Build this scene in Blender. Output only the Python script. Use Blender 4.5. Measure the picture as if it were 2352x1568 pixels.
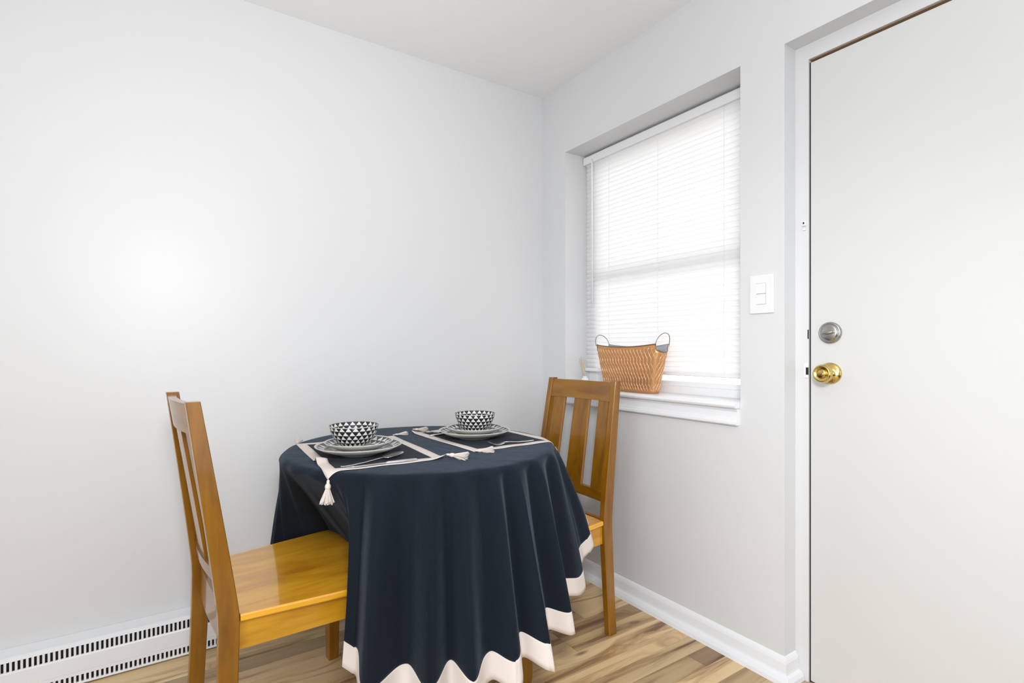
import bpy, bmesh, math, random
from mathutils import Vector, Matrix
from math import sin, cos, pi, radians, atan2, hypot, sqrt
random.seed(7)
SC = bpy.context.scene
COL = SC.collection
for o in list(bpy.data.objects):
    bpy.data.objects.remove(o)

# ------------------------------------------------------------------ camera
cam_data = bpy.data.cameras.new('camera')
cam_data.sensor_width = 36.0
cam_data.lens = 1206.0 / 2352.0 * 36.0
cam_data.shift_y = 19.0 / 2352.0
cam_data.clip_start = 0.02
cam = bpy.data.objects.new('camera', cam_data)
COL.objects.link(cam)
cam.location = (-1.699, -2.264, 1.092)
cam.rotation_euler = (pi / 2, 0, -radians(33.532))
SC.camera = cam

# ------------------------------------------------------------------ world, lights, exposure
world = bpy.data.worlds.new('overcast_sky')
SC.world = world
world.use_nodes = True
bg = world.node_tree.nodes['Background']
bg.inputs['Color'].default_value = (0.97, 0.98, 1.0, 1)
bg.inputs['Strength'].default_value = 3.6

def area(name, loc, target, sx, sy, power, color=(1, 1, 1), shape='RECTANGLE'):
    l = bpy.data.lights.new(name, 'AREA')
    l.shape = shape
    l.size = sx
    if shape in ('RECTANGLE', 'ELLIPSE'):
        l.size_y = sy
    l.energy = power
    l.color = color
    o = bpy.data.objects.new(name, l)
    COL.objects.link(o)
    o.location = loc
    d = Vector(target) - Vector(loc)
    o.rotation_euler = d.to_track_quat('-Z', 'Y').to_euler()
    return o

# photographer's spot, added fill near the camera, and unseen area fills along other walls
def lamp(name, loc, power, radius, color):
    l = bpy.data.lights.new(name, 'POINT'); l.energy = power; l.shadow_soft_size = radius; l.color = color
    o = bpy.data.objects.new(name, l); COL.objects.link(o); o.location = loc
def flash_or_fill(loc, target, power, angle):
    l = bpy.data.lights.new('flash_fill_spot', 'SPOT'); l.energy = power; l.shadow_soft_size = 0.14
    l.spot_size = radians(angle); l.spot_blend = 1.0; l.color = COOL
    o = bpy.data.objects.new('flash_fill_spot', l); COL.objects.link(o); o.location = loc
    o.rotation_euler = (Vector(target) - Vector(loc)).to_track_quat('-Z', 'Y').to_euler()
COOL = (0.965, 0.98, 1.0)
lamp('camera_fill_light', (-1.66, -2.38, 1.55), 32, 0.16, COOL)  # added point fill beside the camera, no lamp stands here
flash_or_fill((-1.72, -2.34, 1.60), (-1.2, 0, 1.5), 60, 80)
flash_or_fill((-1.72, -2.34, 1.60), (0, -1.3, 0.5), 66, 80)  # second spot added as fill to brighten the low window wall
area('ceiling_fill_light', (-1.5, -2.5, 1.9), (-1.4, -2.4, 2.44), 0.35, 0.35, 7.5, COOL, 'DISK')  # added upward fill that brightens the ceiling, no fixture here
area('side_fill_light', (-4.45, -2.9, 0.95), (0, -1.6, 0.6), 1.9, 1.5, 54, (0.91, 0.955, 1.0))  # added area fill in front of the closed side wall
area('side_fill_light', (-4.45, -1.4, 1.2), (0, -1.4, 0.9), 1.9, 1.7, 13, (0.91, 0.955, 1.0))  # weaker second side fill, also added, wall has no opening
area('back_fill_light', (-0.9, -4.45, 1.2), (-.4, 0, 0.8), 2.0, 1.9, 13, (0.92, 0.96, 1.0))  # unseen soft fill added behind the camera, back wall is solid

vs = SC.view_settings
vs.view_transform = 'Standard'
vs.look = 'None'
vs.exposure = 0.10
vs.gamma = 1.0
vs.use_curve_mapping = False

# ------------------------------------------------------------------ materials
def mat(name, color=(0.8, 0.8, 0.8), rough=0.5, metal=0.0, spec=0.5, **kw):
    m = bpy.data.materials.new(name)
    m.use_nodes = True
    b = m.node_tree.nodes['Principled BSDF']
    b.inputs['Base Color'].default_value = (*color, 1)
    b.inputs['Roughness'].default_value = rough
    b.inputs['Metallic'].default_value = metal
    b.inputs['Specular IOR Level'].default_value = spec
    for k, v in kw.items():
        b.inputs[k.replace('_', ' ')].default_value = v
    return m

def nd(m, typ, **kw):
    n = m.node_tree.nodes.new(typ)
    for k, v in kw.items():
        setattr(n, k, v)
    return n

def lk(m, a, b):
    m.node_tree.links.new(a, b)

def bsdf(m):
    return m.node_tree.nodes['Principled BSDF']

def math_node(m, op, a, b=None, c=None):
    n = nd(m, 'ShaderNodeMath', operation=op)
    for i, v in enumerate((a, b, c)):
        if v is None:
            continue
        if isinstance(v, (int, float)):
            n.inputs[i].default_value = v
        else:
            lk(m, v, n.inputs[i])
    return n.outputs[0]

def mapping(m, coord, scale):
    tc = nd(m, 'ShaderNodeTexCoord')
    mp = nd(m, 'ShaderNodeMapping')
    mp.inputs['Scale'].default_value = scale
    lk(m, tc.outputs[coord], mp.inputs['Vector'])
    return mp

def noise(m, vec, scale, detail=3, rough=0.5, dist=0.0):
    n = nd(m, 'ShaderNodeTexNoise')
    n.inputs['Scale'].default_value = scale
    n.inputs['Detail'].default_value = detail
    n.inputs['Roughness'].default_value = rough
    n.inputs['Distortion'].default_value = dist
    lk(m, vec, n.inputs['Vector'])
    return n

def ramp(m, fac, stops):
    r = nd(m, 'ShaderNodeValToRGB')
    el = r.color_ramp.elements
    while len(el) < len(stops):
        el.new(0.5)
    for e, (p, c) in zip(el, stops):
        e.position = p
        e.color = (*c, 1)
    lk(m, fac, r.inputs['Fac'])
    return r

def bump(m, height, strength, dist=0.002):
    b = nd(m, 'ShaderNodeBump')
    b.inputs['Strength'].default_value = strength
    b.inputs['Distance'].default_value = dist
    lk(m, height, b.inputs['Height'])
    lk(m, b.outputs['Normal'], bsdf(m).inputs['Normal'])

def paint(name, col, rough, bs=0.06, scale=90):
    m = mat(name, col, rough, spec=0.4)
    mp = mapping(m, 'Object', (1, 1, 1))
    n = noise(m, mp.outputs[0], scale, 3)
    n2 = noise(m, mp.outputs[0], 5, 2)
    s = math_node(m, 'ADD', n.outputs['Fac'], math_node(m, 'MULTIPLY', n2.outputs['Fac'], 1.5))
    bump(m, s, bs, 0.002)
    return m

M_WALL = paint('grey_wall_paint', (0.66, 0.665, 0.675), 0.40)
M_CEIL = paint('white_ceiling_paint', (0.88, 0.885, 0.895), 0.8, 0.05)
M_TRIM = mat('white_gloss_trim', (0.80, 0.81, 0.84), 0.32)
M_DOOR = paint('cream_door_paint', (0.62, 0.625, 0.622), 0.40, 0.03, 60)
M_VINYL = mat('white_vinyl', (0.82, 0.82, 0.83), 0.35)
M_HEAT = mat('white_enamel', (0.80, 0.81, 0.83), 0.35)
M_DARK = mat('dark_gap', (0.012, 0.011, 0.010), 0.8)
M_RAWWOOD = mat('raw_wood_edge', (0.30, 0.19, 0.10), 0.7)
M_STEEL = mat('polished_steel', (0.82, 0.82, 0.83), 0.2, 1.0)
M_NICKEL = mat('satin_nickel', (0.42, 0.41, 0.39), 0.28, 1.0)
M_BRASS = mat('polished_brass', (0.66, 0.49, 0.17), 0.16, 1.0)
M_CREAM = mat('cream_cotton', (0.70, 0.63, 0.585), 0.92, spec=0.15)
M_PLASTIC = mat('white_plastic', (0.76, 0.765, 0.78), 0.3)
M_COPPER = mat('copper_finish', (0.60, 0.30, 0.13), 0.38, 0.6)
M_COPPER_L = mat('copper_rib_highlight', (0.88, 0.60, 0.36), 0.25, 0.7)  # lighter than the body: ridge highlights put into the rib colour
M_ZINC = mat('grey_zinc', (0.52, 0.55, 0.60), 0.35, 0.8)
M_WIRE = mat('antique_wire', (0.25, 0.21, 0.16), 0.35, 0.9)
M_REED = mat('dried_reed', (0.62, 0.52, 0.36), 0.8)
M_GLASSW = mat('frosted_white_glass', (0.82, 0.83, 0.84), 0.25)
M_SUBFLOOR = mat('dark_joint', (0.05, 0.035, 0.02), 0.9)
M_GROUND = mat('pale_gravel', (0.62, 0.60, 0.55), 0.9)

def wood(name, c1, c2, c3, rough, axis_scale, coat=0.0, bstr=0.05):
    m = mat(name, c2, rough, spec=0.35)
    bsdf(m).inputs['Coat Weight'].default_value = coat
    bsdf(m).inputs['Coat Roughness'].default_value = 0.07
    mp = mapping(m, 'Object', axis_scale)
    n = noise(m, mp.outputs[0], 1.0, 6, 0.62, 0.6)
    r = ramp(m, n.outputs['Fac'], [(0.28, c1), (0.5, c2), (0.72, c3)])
    lk(m, r.outputs['Color'], bsdf(m).inputs['Base Color'])
    bump(m, n.outputs['Fac'], bstr, 0.001)
    return m

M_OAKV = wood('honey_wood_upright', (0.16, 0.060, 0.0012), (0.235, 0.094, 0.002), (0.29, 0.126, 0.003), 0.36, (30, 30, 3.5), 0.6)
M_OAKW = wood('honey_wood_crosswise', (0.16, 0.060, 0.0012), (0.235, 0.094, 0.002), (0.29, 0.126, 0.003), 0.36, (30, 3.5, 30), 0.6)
M_OAKF = wood('honey_wood_lengthwise_lit', (0.40, 0.165, 0.006), (0.56, 0.265, 0.012), (0.66, 0.34, 0.022), 0.30, (3.5, 18, 30), 0.6)  # same wood as the uprights, lightened with glare put into its colour

M_SEAT = wood('honey_wood_seat_glare', (0.56, 0.225, 0.008), (0.84, 0.41, 0.020), (0.94, 0.53, 0.05), 0.26, (2.6, 11, 30), 0.9)  # seat wood lightened further, reflected glare sits in the colour

# laminate planks: each plank has its own tone, grain streaks and knots
def plank_mat():
    m = mat('rustic_laminate', (0.5, 0.37, 0.22), 0.34, spec=0.45)
    oi = nd(m, 'ShaderNodeObjectInfo')
    tc = nd(m, 'ShaderNodeTexCoord')
    off = nd(m, 'ShaderNodeVectorMath', operation='ADD')
    lk(m, tc.outputs['Object'], off.inputs[0])
    cmb = nd(m, 'ShaderNodeCombineXYZ')
    lk(m, math_node(m, 'MULTIPLY', oi.outputs['Random'], 37.0), cmb.inputs[0])
    lk(m, math_node(m, 'MULTIPLY', oi.outputs['Random'], 91.0), cmb.inputs[1])
    lk(m, cmb.outputs[0], off.inputs[1])
    # knots bend the grain around them
    mk = nd(m, 'ShaderNodeMapping'); mk.inputs['Scale'].default_value = (2.4, 7.5, 1)
    lk(m, off.outputs[0], mk.inputs['Vector'])
    vo = nd(m, 'ShaderNodeTexVoronoi'); vo.inputs['Scale'].default_value = 1.0
    lk(m, mk.outputs[0], vo.inputs['Vector'])
    near = nd(m, 'ShaderNodeMapRange')
    near.inputs['From Min'].default_value = 0.0; near.inputs['From Max'].default_value = 0.42
    near.inputs['To Min'].default_value = 1.0; near.inputs['To Max'].default_value = 0.0
    lk(m, vo.outputs['Distance'], near.inputs['Value'])
    mp = nd(m, 'ShaderNodeMapping'); mp.inputs['Scale'].default_value = (1.1, 13, 1)
    lk(m, off.outputs[0], mp.inputs['Vector'])
    warp = nd(m, 'ShaderNodeCombineXYZ')
    lk(m, math_node(m, 'MULTIPLY', near.outputs[0], 0.9), warp.inputs[1])
    add = nd(m, 'ShaderNodeVectorMath', operation='ADD')
    lk(m, mp.outputs[0], add.inputs[0]); lk(m, warp.outputs[0], add.inputs[1])
    n = noise(m, add.outputs[0], 1.3, 5, 0.62, 0.9)
    r = ramp(m, n.outputs['Fac'], [(0.31, (0.19, 0.11, 0.055)), (0.38, (0.46, 0.31, 0.165)), (0.50, (0.72, 0.55, 0.325)), (0.72, (0.82, 0.67, 0.43))])
    # dark knot core
    core = nd(m, 'ShaderNodeMapRange')
    core.inputs['From Min'].default_value = 0.035; core.inputs['From Max'].default_value = 0.10
    core.inputs['To Min'].default_value = 0.85; core.inputs['To Max'].default_value = 0.0
    lk(m, vo.outputs['Distance'], core.inputs['Value'])
    mx = nd(m, 'ShaderNodeMixRGB'); mx.blend_type = 'MIX'
    lk(m, core.outputs[0], mx.inputs['Fac']); lk(m, r.outputs['Color'], mx.inputs['Color1'])
    mx.inputs['Color2'].default_value = (0.17, 0.10, 0.05, 1)
    tone = ramp(m, oi.outputs['Random'], [(0.0, (0.62, 0.56, 0.50)), (0.35, (0.92, 0.88, 0.82)), (1.0, (1.12, 1.08, 1.02))])
    mul = nd(m, 'ShaderNodeMixRGB'); mul.blend_type = 'MULTIPLY'; mul.inputs['Fac'].default_value = 1
    lk(m, mx.outputs[0], mul.inputs['Color1']); lk(m, tone.outputs['Color'], mul.inputs['Color2'])
    # printed dark strips take a darker tint from the object's own colour
    mul2 = nd(m, 'ShaderNodeMixRGB'); mul2.blend_type = 'MULTIPLY'; mul2.inputs['Fac'].default_value = 1
    lk(m, mul.outputs[0], mul2.inputs['Color1']); lk(m, oi.outputs['Color'], mul2.inputs['Color2'])
    lk(m, mul2.outputs[0], bsdf(m).inputs['Base Color'])
    bump(m, n.outputs['Fac'], 0.08, 0.001)
    return m
M_PLANK = plank_mat()

def cloth_mat(name, col, sheen):
    m = mat(name, col, 0.88, spec=0.2)
    bsdf(m).inputs['Sheen Weight'].default_value = sheen
    bsdf(m).inputs['Sheen Roughness'].default_value = 0.45
    bsdf(m).inputs['Sheen Tint'].default_value = (0.55, 0.72, 0.95, 1)
    mp = mapping(m, 'Object', (1, 1, 1))
    n = noise(m, mp.outputs[0], 700, 2)
    n2 = noise(m, mp.outputs[0], 16, 3, 0.5, 0.2)
    s = math_node(m, 'ADD', n.outputs['Fac'], math_node(m, 'MULTIPLY', n2.outputs['Fac'], 5.0))
    bump(m, s, 0.35, 0.002)
    return m
M_NAVY = cloth_mat('navy_cotton', (0.0050, 0.0088, 0.0155), 0.14)
M_MATC = cloth_mat('charcoal_cotton', (0.014, 0.0145, 0.019), 0.05)

# blind slats: thin white aluminium-vinyl that lets some daylight through
M_SLAT = bpy.data.materials.new('translucent_white_slat'); M_SLAT.use_nodes = True
nt = M_SLAT.node_tree; nt.nodes.clear()
_o = nt.nodes.new('ShaderNodeOutputMaterial'); _m = nt.nodes.new('ShaderNodeMixShader')
_d = nt.nodes.new('ShaderNodeBsdfPrincipled'); _t = nt.nodes.new('ShaderNodeBsdfTranslucent')
_d.inputs['Base Color'].default_value = (0.84, 0.84, 0.85, 1); _d.inputs['Roughness'].default_value = 0.35
_t.inputs['Color'].default_value = (0.85, 0.84, 0.83, 1); _m.inputs[0].default_value = 0.36
nt.links.new(_d.outputs[0], _m.inputs[1]); nt.links.new(_t.outputs[0], _m.inputs[2]); nt.links.new(_m.outputs[0], _o.inputs[0])

M_PANE = bpy.data.materials.new('window_glass'); M_PANE.use_nodes = True
nt = M_PANE.node_tree; nt.nodes.clear()
_o = nt.nodes.new('ShaderNodeOutputMaterial'); _m = nt.nodes.new('ShaderNodeMixShader')
_d = nt.nodes.new('ShaderNodeBsdfTransparent'); _t = nt.nodes.new('ShaderNodeBsdfGlossy')
_f = nt.nodes.new('ShaderNodeFresnel'); _f.inputs[0].default_value = 1.45
_t.inputs['Roughness'].default_value = 0.02
nt.links.new(_f.outputs[0], _m.inputs[0]); nt.links.new(_d.outputs[0], _m.inputs[1]); nt.links.new(_t.outputs[0], _m.inputs[2]); nt.links.new(_m.outputs[0], _o.inputs[0])

# printed triangles on glazed stoneware, laid out by each piece's own UV (u = turns, v = rows)
def tri_mat(name, nu, rows, flip=False):
    m = mat(name, (0.7, 0.7, 0.68), 0.14, spec=0.6)
    uv = nd(m, 'ShaderNodeUVMap')
    sp = nd(m, 'ShaderNodeSeparateXYZ')
    lk(m, uv.outputs[0], sp.inputs[0])
    v = math_node(m, 'MULTIPLY', sp.outputs[1], float(rows))
    row = math_node(m, 'FLOOR', v)
    fv = math_node(m, 'FRACT', v)
    if flip:
        fv = math_node(m, 'SUBTRACT', 1.0, fv)
    u = math_node(m, 'ADD', math_node(m, 'MULTIPLY', sp.outputs[0], float(nu)), math_node(m, 'MULTIPLY', row, 0.5))
    fu = math_node(m, 'FRACT', u)
    tri = math_node(m, 'ABSOLUTE', math_node(m, 'SUBTRACT', math_node(m, 'MULTIPLY', fu, 2.0), 1.0))
    lim = math_node(m, 'MULTIPLY', math_node(m, 'SUBTRACT', 1.0, fv), 0.98)
    a = math_node(m, 'LESS_THAN', tri, lim)
    b = math_node(m, 'GREATER_THAN', fv, 0.10)
    w = math_node(m, 'MULTIPLY', a, b)
    mx = nd(m, 'ShaderNodeMixRGB')
    mx.inputs['Color1'].default_value = (0.012, 0.012, 0.012, 1)
    mx.inputs['Color2'].default_value = (0.74, 0.73, 0.72, 1)
    lk(m, w, mx.inputs['Fac'])
    lk(m, mx.outputs[0], bsdf(m).inputs['Base Color'])
    return m
M_TRI_BOWL = tri_mat('black_white_triangle_glaze', 22, 6)
M_TRI_PLATE = tri_mat('black_white_triangle_plate_glaze', 24, 3, True)
M_STONE = mat('warm_white_glaze', (0.62, 0.60, 0.55), 0.2, spec=0.6)

# ------------------------------------------------------------------ builders
def link(name, me, m=None, parent=None, smooth=False):
    o = bpy.data.objects.new(name, me)
    COL.objects.link(o)
    if m is not None:
        for x in (m if isinstance(m, (list, tuple)) else [m]):
            me.materials.append(x)
    if smooth:
        me.polygons.foreach_set('use_smooth', [True] * len(me.polygons))
    if parent is not None:
        o.parent = parent
    return o

def obj(name, bm, m=None, parent=None, smooth=False):
    me = bpy.data.meshes.new(name)
    bmesh.ops.recalc_face_normals(bm, faces=bm.faces)
    bm.to_mesh(me)
    bm.free()
    return link(name, me, m, parent, smooth)

def thing(name, label, cat, loc=(0, 0, 0), rz=0.0, group=None):
    o = bpy.data.objects.new(name, None)
    o.empty_display_size = 0.05
    COL.objects.link(o)
    o.location = loc
    o.rotation_euler = (0, 0, rz)
    tag(o, label, cat, group)
    return o

def tag(o, label, cat, group=None):
    o['label'] = label
    o['category'] = cat
    if group:
        o['group'] = group
    return o

def structure(o):
    o['kind'] = 'structure'
    return o

def box(bm, x0, x1, y0, y1, z0, z1, bev=0.0):
    vs_ = [bm.verts.new((x, y, z)) for x in (x0, x1) for y in (y0, y1) for z in (z0, z1)]
    idx = [(0, 1, 3, 2), (4, 6, 7, 5), (0, 4, 5, 1), (2, 3, 7, 6), (0, 2, 6, 4), (1, 5, 7, 3)]
    fs = [bm.faces.new([vs_[i] for i in f]) for f in idx]
    if bev > 0:
        es = list({e for f in fs for e in f.edges})
        bmesh.ops.bevel(bm, geom=es, offset=bev, segments=2, profile=0.5, affect='EDGES')
    return bm

def boxbm(*a, **k):
    bm = bmesh.new()
    return box(bm, *a, **k)

def loft(bm, rings, cap=True, closed=True):
    R = [[bm.verts.new(p) for p in r] for r in rings]
    n = len(R[0])
    for a, b in zip(R, R[1:]):
        for i in range(n if closed else n - 1):
            j = (i + 1) % n
            bm.faces.new((a[i], a[j], b[j], b[i]))
    if cap:
        bm.faces.new(R[0][::-1])
        bm.faces.new(R[-1])
    return bm

def chamfer_rect(a0, a1, b0, b1, c):
    return [(a0 + c, b0), (a1 - c, b0), (a1, b0 + c), (a1, b1 - c), (a1 - c, b1), (a0 + c, b1), (a0, b1 - c), (a0, b0 + c)]

def tube(bm, pts, rad, n=8, cap=True):
    pts = [Vector(p) for p in pts]
    rings = []
    ref = Vector((0, 0, 1))
    for i, p in enumerate(pts):
        t = (pts[min(i + 1, len(pts) - 1)] - pts[max(i - 1, 0)]).normalized()
        if abs(t.dot(ref)) > 0.95:
            ref = Vector((1, 0, 0)) if abs(t.x) < 0.9 else Vector((0, 1, 0))
        u = t.cross(ref).normalized()
        v = t.cross(u).normalized()
        r = rad[i] if isinstance(rad, (list, tuple)) else rad
        rings.append([p + (u * cos(2 * pi * k / n) + v * sin(2 * pi * k / n)) * r for k in range(n)])
    return loft(bm, rings, cap)

def lathe(bm, prof, n=48, vuv=None, mats=None):
    """prof: (r, z) list; vuv: v coordinate per profile point; mats: material index per segment"""
    uvl = bm.loops.layers.uv.verify()
    R = []
    for r, z in prof:
        if r < 1e-5:
            R.append([bm.verts.new((0, 0, z))] * n)
        else:
            R.append([bm.verts.new((r * cos(2 * pi * k / n), r * sin(2 * pi * k / n), z)) for k in range(n)])
    for s in range(len(prof) - 1):
        for i in range(n):
            j = (i + 1) % n
            q = [(R[s][i], i, s), (R[s][j], i + 1, s), (R[s + 1][j], i + 1, s + 1), (R[s + 1][i], i, s + 1)]
            seen, qq = set(), []
            for t in q:
                if t[0] not in seen:
                    seen.add(t[0]); qq.append(t)
            if len(qq) < 3:
                continue
            f = bm.faces.new([t[0] for t in qq])
            f.smooth = True
            if mats:
                f.material_index = mats[s]
            if vuv:
                for l, t in zip(f.loops, qq):
                    l[uvl].uv = (t[1] / n, vuv[t[2]])
    return bm

def extrude_profile_y(bm, prof, y0, y1):
    """prof: list of (x, z), closed polygon, extruded along y"""
    return loft(bm, [[(x, y0, z) for x, z in prof], [(x, y1, z) for x, z in prof]])

def extrude_profile_x(bm, prof, x0, x1):
    return loft(bm, [[(x0, y, z) for y, z in prof], [(x1, y, z) for y, z in prof]])

# ------------------------------------------------------------------ room shell
H = 2.44
XL, YB = -4.6, -4.6
WY0, WY1, WZ0, WZ1 = -1.162, -0.19, 0.885, 2.095      # window opening
DY0, DY1, DZ1 = -2.335, -1.321, 2.096                  # door opening
TH = 0.24

structure(obj('wall_left', boxbm(XL - .12, TH, 0, .12, -.05, H + .1), M_WALL))
structure(obj('wall_back', boxbm(XL - .12, TH, YB - .12, YB, -.05, H + .1), M_WALL))
structure(obj('wall_side', boxbm(XL - .12, XL, YB, 0, -.05, H + .1), M_WALL))
structure(obj('ceiling', boxbm(XL, 0, YB, 0, H, H + .1), M_CEIL))

bm = bmesh.new()
ys = [YB, DY0, DY1, WY0, WY1, 0]
zs = [-.05, WZ0, WZ1, H + .1]
def wcol(y0, y1, z0, z1):
    box(bm, 0, TH, y0, y1, z0, z1)
wcol(YB, DY0, -.05, H + .1)
wcol(DY0, DY1, DZ1, H + .1)
wcol(DY1, WY0, -.05, H + .1)
wcol(WY0, WY1, -.05, WZ0)
wcol(WY0, WY1, WZ1, H + .1)
wcol(WY1, 0, -.05, H + .1)
bmesh.ops.remove_doubles(bm, verts=bm.verts, dist=1e-5)
# weld the blocks into one shell: drop the interior faces shared by neighbours
seen = {}
for f in list(bm.faces):
    k = tuple(round(c, 4) for c in f.calc_center_median())
    seen.setdefault(k, []).append(f)
dead = [f for fs in seen.values() if len(fs) > 1 for f in fs]
bmesh.ops.delete(bm, geom=dead, context='FACES_ONLY')
wr = structure(obj('wall_right', bm, M_WALL))

structure(obj('ground', boxbm(TH + .02, 14, -12, 10, -.4, -.3), M_GROUND))

# floor: dark joint bed with every plank laid on it
floor = structure(obj('floor', boxbm(XL, TH, YB, 0, -.05, -.004), M_SUBFLOOR))
def plank(x0, x1, y0, y1, tint=(1, 1, 1)):
    g = 0.0005
    L, Wd = x1 - x0, y1 - y0
    b = bmesh.new()
    pr = [(-Wd / 2 + g, -.004), (-Wd / 2 + g, -.0007), (-Wd / 2 + g + .0006, 0), (Wd / 2 - g - .0006, 0), (Wd / 2 - g, -.0007), (Wd / 2 - g, -.004)]
    extrude_profile_x(b, pr, -L / 2 + g, L / 2 - g)
    o = obj('plank', b, M_PLANK, floor)
    o.location = ((x0 + x1) / 2, (y0 + y1) / 2, 0)
    o.color = (*tint, 1)
    return o
PW = 0.155
k0 = 0.813
rows = []
y = -k0 + PW * 5
while y > 0:
    y -= PW
rows.append((0.0, y))
while y > -2.6:
    rows.append((y, y - PW)); y -= PW
for ri, (ya, yb) in enumerate(rows):
    near = abs(ya + 0.968) < 0.01
    for (sa, sb) in ([(ya, (ya + yb) / 2), ((ya + yb) / 2, yb)] if (near or ri % 3 == 2) else [(ya, yb)]):
        x = 0.1
        first = True
        while x > -3.4:
            if near and sb < -1.1 and first:
                x2 = -0.14; tint = (0.46, 0.40, 0.37)
            elif abs(ya + 0.658) < 0.01 and first:
                x2 = -0.452; tint = (0.85, 0.80, 0.74)
            elif abs(ya + 0.813) < 0.01 and first:
                x2 = -1.22; tint = (1.05, 1.02, 0.98)
            else:
                x2 = x - random.choice((0.62, 0.9, 1.22)) * (0.6 if first else 1)
                t = random.choice((1.0, 1.0, 1.04, 0.92, 0.86, 0.7))
                tint = (t, t * 0.985, t * 0.96)
            plank(x2, x, sb, sa, tint)
            x = x2; first = False

# baseboard with shoe moulding along the window wall, and its short return into the door reveal
BP = [(0.0, 0.0), (-.031, 0.0), (-.029, .014), (-.022, .026), (-.013, .030), (-.012, .036), (-.011, .066), (-.008, .076), (-.004, .083), (0.0, .085)]
bm = bmesh.new()
loft(bm, [[(x, DY1 + x, z) for x, z in BP], [(x, -.002, z) for x, z in BP]])
bb = structure(obj('baseboard_right', bm, M_TRIM))
ret = bmesh.new()
loft(ret, [[(px_, DY1 + px_, z) for px_, z in BP], [(.066, DY1 + px_, z) for px_, z in BP]])
obj('return_piece', ret, M_TRIM, bb)
bl = structure(obj('baseboard_left', extrude_profile_x(bmesh.new(), BP, -.95, -.031), M_TRIM))

# ------------------------------------------------------------------ window 1: frame, sashes, panes, stool and apron
win = structure(bpy.data.objects.new('window_1', None)); COL.objects.link(win)
FX0, FX1 = .165, .225
fz0 = .93
def part(name, parent, m, *boxes, bev=0.0):
    b = bmesh.new()
    for q in boxes:
        box(b, *q, bev=bev)
    return obj(name, b, m, parent)
part('window_frame', win, M_VINYL, (FX0, FX1, WY0, WY0 + .05, .905, WZ1), (FX0, FX1, WY1 - .05, WY1, .905, WZ1),
     (FX0, FX1, WY0 + .05, WY1 - .05, WZ1 - .04, WZ1), (FX0 - .012, FX1, WY0 + .05, WY1 - .05, .905, .935))
sash1 = part('lower_sash', win, M_VINYL, (.172, .195, WY0 + .05, WY0 + .085, .935, 1.48), (.172, .195, WY1 - .085, WY1 - .05, .935, 1.48),
     (.172, .195, WY0 + .085, WY1 - .085, .935, .955), (.172, .195, WY0 + .085, WY1 - .085, 1.44, 1.48))
part('pane', sash1, M_PANE, (.182, .185, WY0 + .085, WY1 - .085, .955, 1.44))
sash2 = part('upper_sash', win, M_VINYL, (.198, .22, WY0 + .05, WY0 + .085, 1.45, 2.055), (.198, .22, WY1 - .085, WY1 - .05, 1.45, 2.055),
     (.198, .22, WY0 + .085, WY1 - .085, 1.45, 1.485), (.198, .22, WY0 + .085, WY1 - .085, 2.02, 2.055))
part('pane', sash2, M_PANE, (.208, .211, WY0 + .085, WY1 - .085, 1.485, 2.02))
# stool with a rounded nosing
st = [(.166, .885), (-.026, .885), (-.031, .889), (-.033, .895), (-.031, .901), (-.026, .905), (.166, .905)]
b = bmesh.new(); extrude_profile_y(b, st, WY0 + .001, WY1 - .001)
obj('window_sill', b, M_TRIM, win)
ap = [(0, .824), (-.016, .824), (-.019, .828), (-.019, .835), (-.013, .838), (-.013, .846), (-.010, .849), (-.009, .872), (-.013, .878), (-.013, .884), (0, .884)]
b = bmesh.new(); extrude_profile_y(b, ap, WY0 + .005, WY1 - .003)
obj('sill_apron', b, M_TRIM, win)

# ------------------------------------------------------------------ door 1
door = structure(bpy.data.objects.new('door_1', None)); COL.objects.link(door)
dx = .067
fr = structure(part('trim_1', None, M_WALL, (dx, .2, -1.364, DY1, 0, DZ1), (dx, .2, DY0, DY0 + .042, 0, DZ1), (dx, .2, DY0 + .042, -1.364, 2.046, DZ1)))
part('rebate_strip', fr, M_RAWWOOD, (.074, .2, DY0 + .042, -1.366, 2.0435, 2.0455))
part('gap_shade_strip', fr, M_DARK, (.0735, .13, -1.3684, -1.3642, 0.0, 2.036), (.115, .13, DY0 + .0425, -1.3725, 2.036, 2.043))  # dark strips standing in for the shade inside the door gap
b = boxbm(.071, .112, -2.290, -1.3685, .006, 2.034, bev=.0015)
obj('door_slab', b, M_DOOR, door)
def lathe_x(prof, loc, name, m, parent, n=40):
    b = bmesh.new(); lathe(b, prof, n)
    o = obj(name, b, m, parent, True)
    o.location = loc; o.rotation_euler = (0, -pi / 2, 0)
    return o
# brass knob: rose, neck, ball, thumb turn
ky, kz = -1.430, 1.017
kn = lathe_x([(0, 0), (.034, 0), (.034, .003), (.031, .006), (.024, .009), (.021, .010), (.0135, .014), (.0125, .020), (.0125, .028), (.016, .030), (.018, .033),
              (.0255, .038), (.0285, .045), (.0285, .052), (.026, .058), (.0225, .060), (.0205, .0575), (.0, .0575)], (.071, ky, kz), 'door_knob', M_BRASS, door)
b = bmesh.new(); lathe(b, [(0, .0572), (.0145, .0572), (.0145, .0585), (.010, .060), (0, .060)], 24)
obj('knob_button', b, M_BRASS, kn, True)
b = boxbm(-.0035, .0035, -.0105, .0105, .0600, .0665, bev=.0018)
obj('thumb_turn', b, M_BRASS, kn)
for s in (0.9, -2.0):
    b = bmesh.new()
    lathe(b, [(0, .0082), (.0042, .0082), (.0042, .0100), (0, .0105)], 12)
    bmesh.ops.translate(b, verts=b.verts, vec=(.0265 * sin(s), .0265 * cos(s), 0))
    obj('screw', b, M_WIRE, kn, True)
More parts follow.
